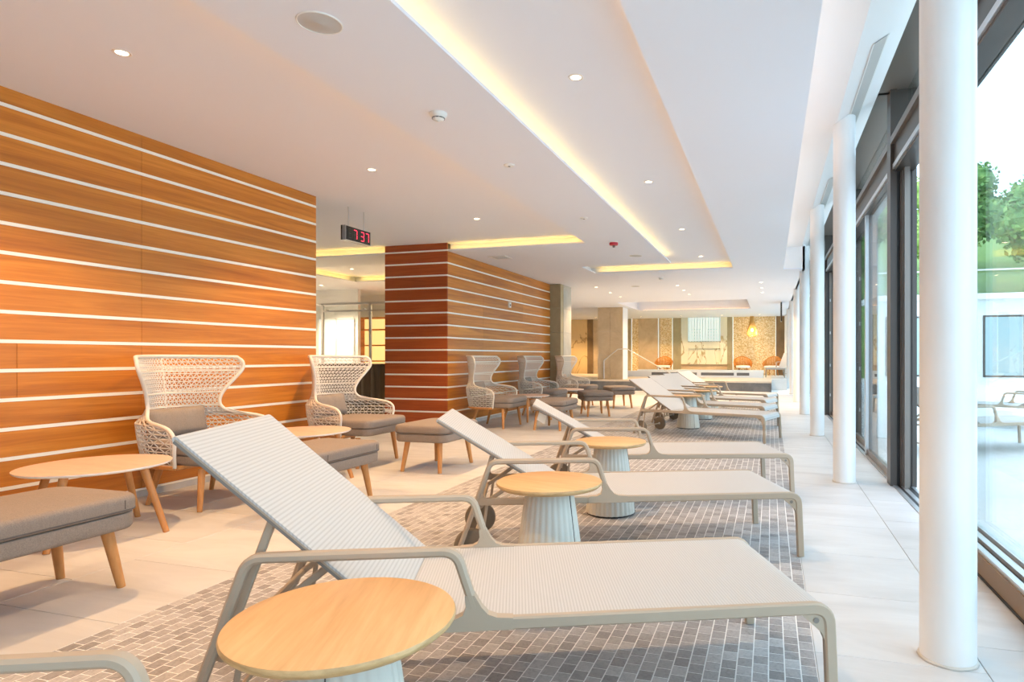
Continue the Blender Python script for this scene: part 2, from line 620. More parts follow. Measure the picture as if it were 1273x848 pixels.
# ---- panelled wall on the left, boards and pale inlay strips
ROW = [2.6976 - .1889 * k for k in range(15)]          # centres of the inlay strips
def panelled(host, axis, plane, ends, material, zt, zb=.06, special=()):
    """boards between the strips; axis 'y' = wall along Y facing +X, 'x' = wall along X facing -Y"""
    hs = .0125
    edges = [(ROW[0] + hs, zt)] + [(ROW[k + 1] + hs, ROW[k] - hs) for k in range(14)]
    for r_, (z0, z1) in enumerate(edges):
        e = list(ends)
        if r_ in special:
            e = sorted(e + [special[r_]]) if isinstance(special, dict) else e
        if z1 - z0 < .01:
            continue
        for a, b in zip(e[:-1], e[1:]):
            g = .0015
            m = MB()
            if axis == 'y':
                m.box(plane - .018, plane, a + g, b - g, z0, z1)
            else:
                m.box(a + g, b - g, plane, plane + .018, z0, z1)
            m.obj('wood_panel', material, host)
    for z in ROW[:15]:
        if z + hs > zt:
            continue
        m = MB()
        if axis == 'y':
            m.box(plane - .018, plane + .002, ends[0], ends[-1], z - hs + .001, z + hs - .001)
        else:
            m.box(ends[0], ends[-1], plane - .002, plane + .018, z - hs + .001, z + hs - .001)
        m.obj('inlay_strip', 'inlay', host)

wall = struct(MB().box(WX - .22, WX - .018, Y0, 5.58, 0, ZR).obj('wall_left', 'bronze_frame'), 'orange wood panelled wall with pale horizontal inlay strips')
panelled(wall, 'y', WX, [Y0, -.23, 1.708, 3.644, 5.58], 'veneer', ZR, special={9: 2.81, 10: 2.81})
b = struct(MB().box(WX, WX + .012, Y0, 5.58, 0, .05).obj('baseboard_left', 'stone_floor'))
block = struct(MB().box(-5.78 + .018, WX - .018, BY + .018, 13.16, 0, ZR).obj('wall_middle', 'bronze_frame'), 'wood panelled block with pale inlay strips between the seating groups')
panelled(block, 'y', WX, [BY + .018, 9.64, 11.4, 13.16], 'veneer', ZS)
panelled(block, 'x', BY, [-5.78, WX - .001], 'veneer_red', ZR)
struct(MB().box(WX, WX + .012, BY, 13.16, 0, .05).obj('baseboard_middle', 'stone_floor'))
# socket on the wall behind the near side table
sk = thing('wall_socket', 'small pale wall socket low on the orange panelling beside the wing chair', 'socket', (WX, 3.82, .415))
MB().box(.0025, .012, -.042, .042, -.035, .035).obj('plate', 'socket', sk)
MB().lathe([(.024, 0), (.024, .006), (.018, .006), (.016, .002), (0.0, .002)], 20).obj('inset', 'plastic_white', sk, loc=(.012, 0, 0)).rotation_euler = (0, R(90), 0)
sw = thing('wall_sensor', 'small white sensor box on the panelling above the wing chairs', 'sensor', (WX, 10.72, 2.05))
MB().box(.0025, .03, -.04, .04, -.05, .05).obj('box', 'plastic_white', sw)
MB().box(.03, .034, -.02, .02, -.02, .01).obj('lens', 'plastic_dark', sw)

# ---- stone pillar at the end of the block, stone column further back
pil = struct(MB().box(-5.2, -4.45, 12.98 + .19, 13.72, 0, ZS).obj('wall_pillar', 'stone_grey'), 'grey stone clad pillar at the end of the wood block')
for k in range(5):
    z0, z1 = .54 * k, min(ZS, .54 * (k + 1)) - .004
    MB().box(-4.688, -4.44, 12.975, 13.165, z0, z1).obj('stone_slab', 'stone_olive', pil)
    MB().box(-4.45, -4.436, 13.168, 13.72, z0, z1).obj('stone_slab', 'stone_grey', pil)

# ---- remaining shell
struct(MB().box(-11, 1.25, Y0 - .2, Y0, 0, 3.4).obj('wall_rear', 'white_paint'))
struct(MB().box(-11.2, -11, Y0, Y1 + .2, 0, 3.4).obj('wall_outer', 'white_paint'))
wf = struct(MB().box(-11, 1.25, Y1, Y1 + .2, 0, 3.4).obj('wall_far', 'stone_beige'), 'far pool hall wall of stone, marble and gold mosaic panels')

# ---- ceiling
HOLES = [(-11, -2.50, Y0, 8.42), (-1.64, -.65, -2.0, 11.53), (-3.24, -1.64, 10.63, 11.53), (-8.55, -6.0, 9.3, 11.4), (-4.4, -.64, 18.0, 21.5)]
def inhole(x, y, e):
    for k, (a, b, c, d) in enumerate(HOLES):
        if a - e < x < b + e and c - e < y < d + e:
            return True
    return False
CW = .12
mb = MB()
xs = [-11, .224, .10] + [v for h in HOLES for v in h[:2]]
ys2 = [Y0, Y1, 12.0] + [v for h in HOLES for v in h[2:]]
cells(mb, xs, ys2, lambda x, y: not inhole(x, y, 0), ZS, ZS + .022)
cells(mb, [.224, .60], [12.0, Y1], lambda x, y: True, ZS, ZS + .022)
xs = [-11, .10] + [v + s for h in HOLES for v, s in ((h[0], -CW), (h[1], CW))]
ys2 = [Y0, Y1] + [v + s for h in HOLES for v, s in ((h[2], -CW), (h[3], CW))]
xs = [min(max(v, -11), .10) for v in xs]
ys2 = [min(max(v, Y0), Y1) for v in ys2]
cells(mb, xs, ys2, lambda x, y: not inhole(x, y, CW), ZS + .0225, ZR + .0)
struct(mb.obj('ceiling', 'ceiling_paint'), 'white lowered ceiling with coves')
mb = MB()
cells(mb, [-11, .10, -4.52, -.52], [Y0, Y1, 17.88, 21.62], lambda x, y: not (-4.52 < x < -.52 and 17.88 < y < 21.62), ZR, ZR + .15)
mb.box(-4.6, -.44, 17.8, 21.7, 3.02, 3.1)
for q in ((-4.6, -4.52, 17.8, 21.7), (-.52, -.44, 17.8, 21.7), (-4.52, -.52, 17.8, 17.88), (-4.52, -.52, 21.62, 21.7)):
    mb.box(*q, ZR + .15, 3.02)
struct(mb.obj('ceiling', 'ceiling_paint'), 'raised ceiling fields inside the coves')
# strip towards the windows: flat upper part, then a slope up to the glass
mb = MB()
mb.box(.06, .10, Y0, Y1, ZR + .15, 3.25)
mb.prism([(.10, 3.10), (.545, 3.10), (.545, 3.25), (.10, 3.25)], 'y', Y0, 12.0)
mb.prism([(.545, 3.10), (.86, 3.28), (.86, 3.40), (.545, 3.30)], 'y', Y0, Y1)
mb.box(.10, .60, 12.0, 12.04, ZS + .022, 3.10)
mb.box(.56, .60, 12.0, Y1, ZS, 3.15)
struct(mb.obj('ceiling', 'white_paint'), 'white sloping ceiling strip above the columns')
# roof slab keeps the sun out
struct(MB().box(-11.2, 1.35, Y0 - .2, Y1 + .2, 3.42, 3.6).obj('ceiling', 'white_paint'))
dif = None
for k in range(6):
    y = 1.2 + 3.285 * k
    d_ = thing('air_diffuser', 'slim white linear air diffuser in the sloping ceiling above the columns', 'vent', (.70, y, 3.185), 0, 'linear diffusers above the columns') if dif is None else None
    if d_ is not None:
        dif = d_
        s_ = .180 / .315
        for a, b2, m_ in ((-.05, -.04, 'plastic_white'), (.04, .05, 'plastic_white'), (-.04, .04, 'speaker_grille')):
            MB().prism([(a, a * s_ - .004), (b2, b2 * s_ - .004), (b2, b2 * s_ - .001), (a, a * s_ - .001)], 'y', 0, 1.9).obj('edge' if m_ == 'plastic_white' else 'slot', m_, d_)
    else:
        dup(dif, (.70, y, 3.185), 0)

# ---- hidden LED strips lying on the cove lips
def led(x0, x1, y0, y1, m_, label, z=ZS + .0235):
    o = MB().box(x0, x1, y0, y1, z, z + .006).obj('led_strip', m_)
    tag(o, label, 'led strip')
led(-2.45, -2.43, -2.5, 8.3, 'led_peach_strong', 'warm strip light hidden on the cove edge over the seating row')
led(-11, -2.6, 8.475, 8.495, 'led_yellow', 'yellow strip light in the cove end in front of the wood block')
led(-1.715, -1.695, -1.9, 10.6, 'led_yellow', 'bright yellow strip light along the long central cove')
led(-.595, -.575, -1.9, 11.4, 'led_peach', 'peach strip light along the window side of the central cove')
led(-3.2, -.7, 11.585, 11.605, 'led_yellow', 'yellow strip light at the far end of the central cove')
led(.150, .170, -2.5, 11.9, 'led_peach_mid', 'peach strip light in the cove beside the columns')
led(-8.5, -6.1, 11.455, 11.475, 'led_yellow', 'yellow strip light in the cove beyond the doorway')
led(-8.625, -8.605, 9.4, 11.3, 'led_yellow', 'strip light on the side of the cove beyond the doorway')
led(-4.3, -.7, 21.555, 21.575, 'led_peach', 'peach strip light at the far side of the pool hall cove')
led(-4.475, -4.455, 18.1, 21.4, 'led_peach', 'peach strip light on the inner side of the pool hall cove')

# ------------------------------------------------------------------ columns
col_first = None
for k, y in enumerate(COLY):
    top = 3.14 if y < 26 else ZS
    if col_first is None:
        c = thing('column', 'slim round white column standing on the stone floor before the windows', 'column', (.613, y, 0), 0, 'row of columns before the windows')
        MB().lathe([(.091, 0), (.091, 3.16)], 48).obj('shaft', 'column_paint', c, True, 40)
        MB().lathe([(.092, 0.0), (.098, .0), (.097, .006), (.092, .010)], 40, rad=lambda a, z: 1 + .012 * math.sin(7 * a) + .008 * math.sin(17 * a + 1)).obj('base_joint', 'grout', c, True)
        col_first = c
    else:
        dup(col_first, (.613, y, 0), 0)

# ------------------------------------------------------------------ window wall
XI, XO = .965, 1.145
POSTS = [-.76] + COLY
def profile_post(par, y, w=.16, deep=True):
    yl = y - w / 2
    MB().box(XI, XI + .05, yl, yl + w, 0, 3.40).obj('post_face', 'bronze_frame', par)
    MB().box(XI + .05, XI + .075, yl + .012, yl + w - .012, 0, 2.66).obj('gasket', 'track_black', par)
    MB().box(XI + .075, XI + .115, yl, yl + w, 0, 2.66).obj('profile', 'bronze_light', par)
    MB().box(XI + .115, XI + .165, yl + .01, yl + w - .01, 0, 2.66).obj('profile', 'bronze_frame', par)
    MB().box(XI + .165, XO + .02, yl, yl + w, 0, 3.40).obj('profile', 'bronze_frame', par)
    MB().box(XI + .05, XI + .165, yl + .02, yl + w - .02, 2.66, 3.40).obj('upper_cheek', 'stone_brown', par)
n = 0
for k in range(len(POSTS)):
    y = POSTS[k]
    n += 1
    w = struct(MB().box(XI + .02, XO - .01, y - .065, y + .065, 0, 3.38).obj('window_%d' % n, 'bronze_frame'), 'tall dark framed window bay beside the columns')
    profile_post(w, y)
    yb = POSTS[k + 1] if k + 1 < len(POSTS) else Y1
    ym = (y + yb) / 2
    ya, yz = y + .08, yb - .08
    opened = abs(y - COLY[0]) < .01
    # head frame and transom
    MB().box(XI, XI + .04, ya, yz, 2.87, 2.93).obj('transom_edge', 'bronze_light', w)
    MB().box(XI + .03, XO, ya, yz, 2.64, 2.90).obj('door_head', 'bronze_frame', w)
    MB().box(XI + .015, XI + .03, ya, yz, 2.66, 2.70).obj('door_head_trim', 'alu', w)
    MB().box(.86, XO + .02, ya - .1, yz + .1, 3.33, 3.42).obj('upper_reveal', 'bronze_light', w)
    MB().box(XO - .06, XO - .02, ya, yz, 2.93, 2.97).obj('transom_sash', 'alu', w)
    MB().box(XO - .045, XO - .035, ya, yz, 2.97, 3.33).obj('transom_pane', 'window_glass', w)
    # lower part: fixed half on a plinth, door half on a flush track
    if k <= 1:
        MB().box(.99, XO + .02, ya, ym - .03, 0, .105).obj('plinth', 'sill_brown', w)
        MB().box(.985, .99, ya, ym - .03, 0, .012).obj('plinth_joint', 'track_black', w)
        for i_, (xa, xb, zz, mm) in enumerate(((1.0, 1.03, .125, 'alu'), (1.03, 1.05, .115, 'track_black'), (1.05, 1.085, .135, 'alu'), (1.085, 1.11, .12, 'bronze_light'), (1.11, 1.144, .14, 'alu'))):
            MB().box(xa, xb, ya, ym - .03, .105, zz).obj('sill_rail', mm, w)
        MB().box(1.118, 1.128, ya, ym - .03, .14, 2.64).obj('pane', 'window_glass', w)
    else:
        MB().box(1.02, 1.06, ya, ym - .03, .0, .07).obj('bottom_rail', 'bronze_light', w)
        MB().box(1.035, 1.045, ya, ym - .03, .07, 2.64).obj('pane', 'window_glass', w)
    MB().box(1.0, 1.035, ym - .03, ym + .03, 0, 2.64).obj('mullion', 'alu', w)
    MB().box(1.035, XO - .02, ym - .035, ym + .035, 0, 2.64).obj('mullion', 'bronze_frame', w)
    for xa, xb, mm in ((.985, 1.02, 'alu'), (1.02, 1.045, 'track_black'), (1.045, 1.08, 'alu'), (1.08, 1.12, 'track_black'), (1.12, XO, 'alu')):
        MB().box(xa, xb, ym + .035 if k <= 1 else ya, yz, -.002, .006 if mm == 'alu' else .002).obj('floor_track', mm, w)
    if not opened:
        MB().box(1.10, 1.11, ym + .035, yz, .07, 2.64).obj('pane', 'window_glass', w)
        MB().box(1.085, 1.125, ym + .035, yz, .0, .07).obj('bottom_rail', 'bronze_light', w)
    else:
        # sliding leaf pushed back against the post
        for yy in (yz - .10, yz - .025):
            MB().box(1.05, 1.09, yy - .02, yy + .02, .01, 2.64).obj('sliding_leaf_edge', 'bronze_light', w)
    for zz in (.35, .9, 1.5, 2.1):
        MB().box(XI + .085, XI + .10, y - .084, y - .08, zz, zz + .05).obj('latch', 'alu', w)
struct(MB().box(XI, XO + .1, Y0, Y1, 3.40, 3.42).obj('trim_1', 'bronze_frame'))

# ------------------------------------------------------------------ lounger
def make_lounger(back_deg, label, group, tagged=False):
    t = thing('sun_lounger', label, 'lounger', (0, 0, 0), 0, group)
    W = .35
    bar = rrect(.026, .036, .005)
    arm = rrect(.034, .026, .007)
    for sgn in (-1, 1):
        y = sgn * (W - .015)
        # side rail that bends down into the foot leg
        path = fillet([(-1.70, y, .335), (.012, y, .335), (.026, y, .0015)], .055, 7)
        MB().sweep(path, bar, (0, 1, 0)).obj('side_rail', 'taupe_metal', t, True, 40)
        m = MB().prism([(-.075, .318), (.0, .318), (.008, .245), (.0, .235), (-.012, .262)], 'y', y - .008, y + .008)
        g = m.obj('corner_bracket', 'taupe_metal', t)
        MB().tube([(-.03, y - sgn * .018, .300), (-.03, y + sgn * .010, .300)], .009, 10).obj('bolt', 'sling_edge', g)
        # armrest loop that runs down into the rear leg
        path = fillet([(-1.040, y, .385), (-1.09, y, .542), (-1.645, y, .542), (-1.838, y, .006)], [.055, .055], 7)
        MB().sweep(path, arm, (0, 1, 0)).obj('armrest', 'taupe_metal', t, True, 40)
        # webbed foot of the armrest post
        m = MB()
        m.prism([(-.93, .353), (-.975, .356), (-1.0, .366), (-1.018, .386), (-1.0375, .42), (-1.0645, .42), (-1.062, .386), (-1.07, .366), (-1.09, .356), (-1.135, .353), (-1.135, .320), (-.93, .320)], 'y', y - .0165, y + .0165)
        m.obj('armrest_foot', 'taupe_metal', t)
        m = MB().prism([(-1.645, .350), (-1.68, .358), (-1.695, .39), (-1.715, .39), (-1.73, .318), (-1.645, .318)], 'y', y - .012, y + .012)
        m.obj('leg_joint', 'taupe_metal', t)
        # wheel on the rear leg
        wy = sgn * (W - .055)
        wm = MB().lathe([(.012, -.017), (.080, -.017), (.089, -.013), (.094, -.005), (.094, .005), (.089, .013), (.080, .017), (.012, .017)], 30)
        wh = wm.obj('wheel', 'wheel_brown', t, True, 35, (-1.745, wy, .0945))
        wh.rotation_euler = (R(90), 0, 0)
        hb = MB().lathe([(.0, -.026), (.014, -.026), (.016, -.018), (.016, .018), (.014, .026), (0, .026)], 14).obj('hub', 'alu', wh, True, 35)
        MB().tube([(-1.745, wy, .0945), (-1.80, y, .0945)], .010, 8).obj('wheel_arm', 'taupe_metal', t, True, 40)
        MB().sweep(fillet([(-1.805, y - sgn * .02, .075), (-1.70, y - sgn * .02, .075), (-1.665, y - sgn * .02, .322)], .02, 4), rrect(.012, .016, .003), (0, 1, 0)).obj('wheel_bracket', 'taupe_metal', t, True, 40)
    # seat sling, rolled over the foot end
    top = [(-1.255, .350), (-.06, .350), (-.03, .349), (-.006, .342), (.010, .328), (.018, .308), (.022, .285)]
    poly = top + [(x - .003, z - .006) for x, z in reversed(top)]
    MB().prism(poly, 'y', -W + .030, W - .030).obj('seat_sling', 'sling', t, True, 30)
    for xx, zz in ((-.02, .31), (-1.25, .325), (-.62, .32)):
        MB().box(xx - .014, xx + .014, -W + .028, W - .028, zz - .012, zz + .010).obj('crossbar', 'taupe_metal', t)
    MB().tube([(-1.745, -W + .05, .0945), (-1.745, W - .05, .0945)], .008, 8).obj('axle', 'taupe_metal', t, True, 40)
    # reclining back
    a = R(back_deg)
    hx, hz, L = -1.255, .352, .775
    ux, uz = -math.cos(a), math.sin(a)
    nx, nz = math.sin(a), math.cos(a)
    def bp(s, h):
        return (hx + ux * s + nx * h, hz + uz * s + nz * h)
    bw = W - .034
    MB().prism([bp(0, 0), bp(L, 0), bp(L, -.006), bp(0, -.006)], 'y', -bw - .007, bw + .007).obj('back_sling', 'sling', t)
    for sgn in (-1, 1):
        yy = sgn * (bw - .002)
        MB().prism([bp(0, -.0062), bp(L, -.0062), bp(L, -.0115), bp(0, -.0115)], 'y', yy - .008, yy + .008).obj('back_rail', 'taupe_metal', t)
        MB().prism([bp(0, -.0117), bp(L, -.0117), bp(L, -.020), bp(0, -.020)], 'y', yy - .007, yy + .007).obj('back_seam', 'sling_edge', t)
        # prop between the rear leg and the back
        pt = bp(.44, -.024)
        MB().sweep([(pt[0], yy - sgn * .02, pt[1]), (-1.735, yy - sgn * .02, .25)], rrect(.016, .024, .004), (0, 1, 0)).obj('back_prop', 'taupe_metal', t, True, 40)
        p2 = bp(.24, -.03)
        MB().sweep([(p2[0], yy - sgn * .045, p2[1]), (-1.70, yy - sgn * .045, .30)], rrect(.014, .022, .004), (0, 1, 0)).obj('back_strut', 'taupe_metal', t, True, 40)
    MB().prism([bp(L, .0), bp(L + .008, -.003), bp(L + .008, -.013), bp(L, -.017)], 'y', -bw - .007, bw + .007).obj('back_top_rail', 'sling', t)
    MB().sweep([(-1.70, -bw + .02, .30), (-1.70, bw - .02, .30)], rrect(.02, .02, .004), (0, 0, 1)).obj('rear_crossbar', 'taupe_metal', t, True, 40)
    if tagged:
        q = bp(L - .06, -.03)
        MB().prism([(q[0], q[1]), (q[0] + .055, q[1] - .030), (q[0] + .040, q[1] - .095), (q[0] - .02, q[1] - .060)], 'y', -bw + .02, -bw + .023).obj('care_tag', 'paper_tag', t)
    return t

def put_lounger(t, near_foot, a):
    """near_foot: floor point of the foot leg on the camera's side"""
    v = Vector((-math.sin(R(a)), math.cos(R(a)), 0))
    t.location = Vector((near_foot[0], near_foot[1], 0)) + v * .35
    t.rotation_euler = (0, 0, R(a))

GA, GB = 'loungers angled on the mosaic near the first tables', 'loungers turned the other way near the pool'
L1 = make_lounger(42, 'off-white sling lounger with steepest raised back beside the first two wide columns', GA)
L1['label'] = 'off-white sling lounger with its back raised steepest, between two oak-topped tables'
put_lounger(L1, (.161, 1.982), 23)
L0 = dup(L1, (0, 0, 0), 0, 'off-white sling lounger of which only one armrest shows beside an oak-topped table')
put_lounger(L0, (.155, .64), 23)
L2 = make_lounger(32, 'off-white sling lounger with low raised back and a brown wheel behind the steep-backed lounger', GA)
put_lounger(L2, (.138, 3.553), 22)
L3 = make_lounger(29, 'off-white sling lounger with a small paper tag hanging under its back', GA, True)
put_lounger(L3, (.14, 4.95), 19)
fars = [((-.10, 8.05), 'off-white sling lounger turned towards the pool, first after the gap in the row'),
        ((-.11, 9.52), 'off-white sling lounger turned towards the pool, second after the gap in the row'),
        ((-.10, 10.95), 'off-white sling lounger turned towards the pool, third after the gap in the row'),
        ((-.08, 12.60), 'off-white sling lounger turned towards the pool, last before the stone platform')]
for p, lb in fars:
    o = dup(L2, (0, 0, 0), 0, lb, GB)
    put_lounger(o, p, -17)

# ------------------------------------------------------------------ side tables with fluted base
def make_side_table():
    t = thing('side_table', '', 'table', (0, 0, 0), 0, 'round oak-topped tables between the loungers')
    prof = [(.172, .012), (.168, .05), (.150, .20), (.132, .33), (.116, .44), (.112, .476)]
    NF = 28
    def flute(a, z):
        ph = (a * NF / (2 * math.pi)) % 1
        return 1 - .030 * abs(2 * ph - 1) ** 1.5
    MB().lathe(prof, NF * 6, rad=flute).obj('base', 'mint_grey', t, True, 50)
    MB().prism([(-.1722, .015), (-.1125, .474), (-.10, .474), (-.15, .015)], 'x', -.001, .001).obj('base_seam', 'seam', t)
    MB().lathe([(.160, 0), (.166, .003), (.166, .012)], 48).obj('foot_ring', 'rubber', t, True, 40)
    tp = MB().lathe([(.0, .500), (.247, .500)], 72)
    tp = MB().lathe([(.10, .4765), (.236, .4765), (.249, .488), (.250, .494), (.247, .4995)], 72).obj('top_rim', 'oak_edge', t, True, 40)
    MB().lathe([(.246, .494), (.2472, .4995), (.245, .5005), (.0, .5005)], 72).obj('top', 'oak', t, True, 40)
    return t
T = make_side_table()
tabs = [((-.93, 1.196), 20, 'round oak-topped side table with fluted base in front of the steep-backed lounger'),
        ((-1.004, 2.77), 75, 'round oak-topped side table with fluted base just behind the steep-backed lounger'),
        ((-1.07, 4.20), 100, 'round oak-topped side table with fluted base beside the lounger with the tag'),
        ((-1.20, 9.50), 40, 'round oak-topped side table behind the first lounger after the gap'),
        ((-1.14, 10.95), 40, 'round oak-topped side table behind the second lounger after the gap'),
        ((-1.15, 12.45), 40, 'round oak-topped side table before the last lounger near the platform')]
for i, (p, rz, lb) in enumerate(tabs):
    if i == 0:
        T.location = (*p, 0)
        T.rotation_euler = (0, 0, R(rz))
        T['label'] = lb
    else:
        dup(T, (*p, 0), rz, lb)

# ------------------------------------------------------------------ upholstered stools
def splay_leg(mb, x, y, z0, bx, by, r0=.024, r1=.016):
    mb.tube([(x, y, z0), ((x + bx) / 2, (y + by) / 2, z0 / 2), (bx, by, 0)], 1, 12, scale=lambda t: r0 + (r1 - r0) * t)
    return mb

def make_stool():
    t = thing('footstool', '', 'footstool', (0, 0, 0), 0, 'upholstered footstools in front of the wing chairs')
    for sx in (-1, 1):
        for sy in (-1, 1):
            splay_leg(MB(), sx * .17, sy * .265, .295, sx * .20, sy * .315, .027, .018).obj('leg', 'teak', t, True, 50)
    cushion(MB(), .55, .72, .285, .363, .09, .010, 0, (0, 0), .022).obj('seat_base', 'cushion_fabric', t, True, 60)
    c = cushion(MB(), .57, .74, .366, .446, .10, .032, .014).obj('cushion', 'cushion_fabric', t, True, 60)
    MB().tube([(x, y, .366 + .012) for x, y in rr_outline(.566, .736, .10)], .004, 6, True).obj('piping', 'seam', c, True)
    for sx in (-1, 1):
        for sy in (-1, 1):
            MB().tube([(sx * .286, sy * .27, .385), (sx * .2865, sy * .27, .425)], .0018, 5).obj('seam', 'seam', c)
    return t
S = make_stool()
stools = [((-3.14, 1.87), 0, 'grey-brown footstool by the nearest round wooden-legged table'),
          ((-3.14, 3.78), 0, 'grey-brown footstool half hidden behind the raised back of the steep lounger'),
          ((-3.14, 5.45), 0, 'grey-brown footstool near the red wood end of the panelled block'),
          ((-3.14, 8.88), 0, 'grey-brown footstool at the first wing chair along the panelled block'),
          ((-3.12, 11.08), 28, 'grey-brown footstool turned askew at the second wing chair along the block'),
          ((-3.12, 12.98), 28, 'grey-brown footstool turned askew nearest the stone platform')]
for i, (p, rz, lb) in enumerate(stools):
    if i == 0:
        S.location = (*p, 0)
        S['label'] = lb
    else:
        dup(S, (*p, 0), rz, lb)

# ------------------------------------------------------------------ wing chairs of open rope weave
ZT = [.31, .42, .50, .55, .585, .603, .614, .624, .638, .66, .70, .76, .84, .92, .99, 1.05, 1.085]
XE = [.10, .12, .135, .125, .085, .02, -.06, -.14, -.20, -.24, -.262, -.262, -.235, -.195, -.17, -.18, -.215]
YE = [.40, .42, .432, .438, .438, .432, .42, .395, .36, .33, .31, .315, .35, .405, .45, .455, .435]
XB = [-.40, -.42, -.435, -.445, -.448, -.45, -.452, -.454, -.456, -.46, -.465, -.47, -.478, -.487, -.50, -.51, -.515]
PW = [3.0, 3.0, 3.0, 2.9, 2.8, 2.7, 2.6, 2.4, 2.2, 2.0, 1.8, 1.65, 1.55, 1.5, 1.5, 1.5, 1.5]
QW = [1, 1, 1, 1, 1, 1, .95, .9, .8, .65, .45, .3, .15, .05, 0, 0, 0]
def tab(T_, z):
    for i in range(len(ZT) - 1):
        if z <= ZT[i + 1]:
            u = (z - ZT[i]) / (ZT[i + 1] - ZT[i])
            # Catmull-Rom
            p0, p1, p2, p3 = T_[max(0, i - 1)], T_[i], T_[i + 1], T_[min(len(T_) - 1, i + 2)]
            return p1 + .5 * u * (p2 - p0 + u * (2 * p0 - 5 * p1 + 4 * p2 - p3 + u * (3 * (p1 - p2) + p3 - p0)))
    return T_[-1]
def shell(z, s):
    ye, xe, xb, p = tab(YE, z), tab(XE, z), tab(XB, z), tab(PW, z)
    q = tab(QW, z)
    return Vector((xb + (xe - xb) * abs(s) ** p, ye * (q * math.sin(s * math.pi / 2) + (1 - q) * s), z))

def make_wing_chair():
    t = thing('wing_chair', '', 'armchair', (0, 0, 0), 0, 'rope-woven wing chairs along the panelled wall')
    # cords: level rows and two crossing slanted families
    m = MB()
    quad = lambda r_: [(r_, 0), (0, r_), (-r_, 0), (0, -r_)]
    NR, NC = 24, 26
    zs = [.325 + (1.075 - .325) * k / NR for k in range(NR + 1)]
    for z in zs:
        m.sweep([shell(z, -1 + 2 * k / 36) for k in range(37)], quad(.0044))
    for c in range(-NR // 2, NC + 1):
        for dr in (1, -1):
            pts = []
            for k in range(NR + 1):
                s = (c + dr * (k % 2) * .5 + .25) / NC * 2 - 1
                if -1 <= s <= 1:
                    pts.append(shell(zs[k], s))
            if len(pts) > 3 and c >= 0:
                m.sweep(pts, quad(.0048))
    o = m.obj('woven_shell', 'rope', t, True)
    o['kind'] = 'stuff'
    # rim tube up the arm and wing, across the top and down again
    N = 60
    side = [shell(.31 + (1.085 - .31) * k / N, 1) for k in range(N + 1)]
    topc = [shell(1.085, 1 - 2 * k / 24) + Vector((0, 0, .006 * math.sin(math.pi * k / 24))) for k in range(1, 24)]
    oth = [Vector((p.x, -p.y, p.z)) for p in reversed(side)]
    MB().tube(side + topc + oth, .0135, 8).obj('rim', 'rope_rim', t, True)
    for z in (.80, .69, .97):
        MB().tube([shell(z, -1 + 2 * k / 30) for k in range(31)], .0062, 6).obj('shell_rib', 'rope_rim', t, True)
    MB().tube([shell(.33 + .75 * k / 20, .0) for k in range(21)], .006, 6).obj('shell_rib', 'rope_rim', t, True)
    # wooden base ring
    ring = [shell(.31, -1 + 2 * k / 36) for k in range(37)]
    MB().sweep(ring, rrect(.028, .036, .006), (0, 0, 1)).obj('base_ring', 'teak', t, True, 40)
    MB().sweep([(.09, -.385, .305), (.09, .385, .305)], rrect(.028, .036, .006), (0, 0, 1)).obj('front_rail', 'teak', t, True, 40)
    for sy in (-1, 1):
        splay_leg(MB(), .22, sy * .29, .295, .245, sy * .33, .025, .017).obj('leg', 'teak', t, True, 50)
        splay_leg(MB(), -.22, sy * .24, .295, -.31, sy * .27, .025, .017).obj('leg', 'teak', t, True, 50)
    cushion(MB(), .66, .68, .315, .386, .09, .010, 0, (.045, 0), .022).obj('seat_base', 'cushion_fabric', t, True, 60)
    cushion(MB(), .68, .69, .389, .470, .10, .032, .014, (.045, 0)).obj('seat_cushion', 'cushion_fabric', t, True, 60)
    # lumbar pillow leaning on the back
    m = MB()
    NX, NY = 10, 16
    for sd in (1, -1):
        o0 = len(m.v)
        for i in range(NX + 1):
            for j in range(NY + 1):
                a, b2 = -1 + 2 * i / NX, -1 + 2 * j / NY
                th = .055 * ((1 - a ** 4) * (1 - b2 ** 4)) ** .5
                wv = .012 * math.exp(-(b2 / .06) ** 2)
                m.v.append((sd * max(0, th - wv), b2 * .255 * (1 - .04 * (1 - a * a)), a * .115 * (1 - .06 * (1 - b2 * b2))))
        for i in range(NX):
            for j in range(NY):
                q = [o0 + i * (NY + 1) + j, o0 + i * (NY + 1) + j + 1, o0 + (i + 1) * (NY + 1) + j + 1, o0 + (i + 1) * (NY + 1) + j]
                m.f.append(tuple(q if sd == 1 else reversed(q)))
    p = m.obj('lumbar_pillow', 'pillow_fabric', t, True, None, (-.345, 0, .582))
    p.rotation_euler = (0, R(-10), 0)
    return t
WC = make_wing_chair()
chairs = [((-4.07, 1.81), 0, 'rope-woven wing chair of which only the seat corner shows beyond the footstool'),
          ((-4.07, 3.72), 0, 'pale rope-woven wing chair against orange panelling beside the wall socket'),
          ((-4.07, 5.45), 0, 'pale rope-woven wing chair at the end of the orange wall by the doorway'),
          ((-4.07, 8.87), 0, 'pale rope-woven wing chair at the near corner of the panelled block'),
          ((-4.07, 10.90), 0, 'pale rope-woven wing chair in the middle of the panelled block'),
          ((-4.02, 12.90), 0, 'pale rope-woven wing chair in front of the grey stone pillar')]
for i, (p, rz, lb) in enumerate(chairs):
    if i == 0:
        WC.location = (*p, 0)
        WC['label'] = lb
    else:
        dup(WC, (*p, 0), rz, lb)

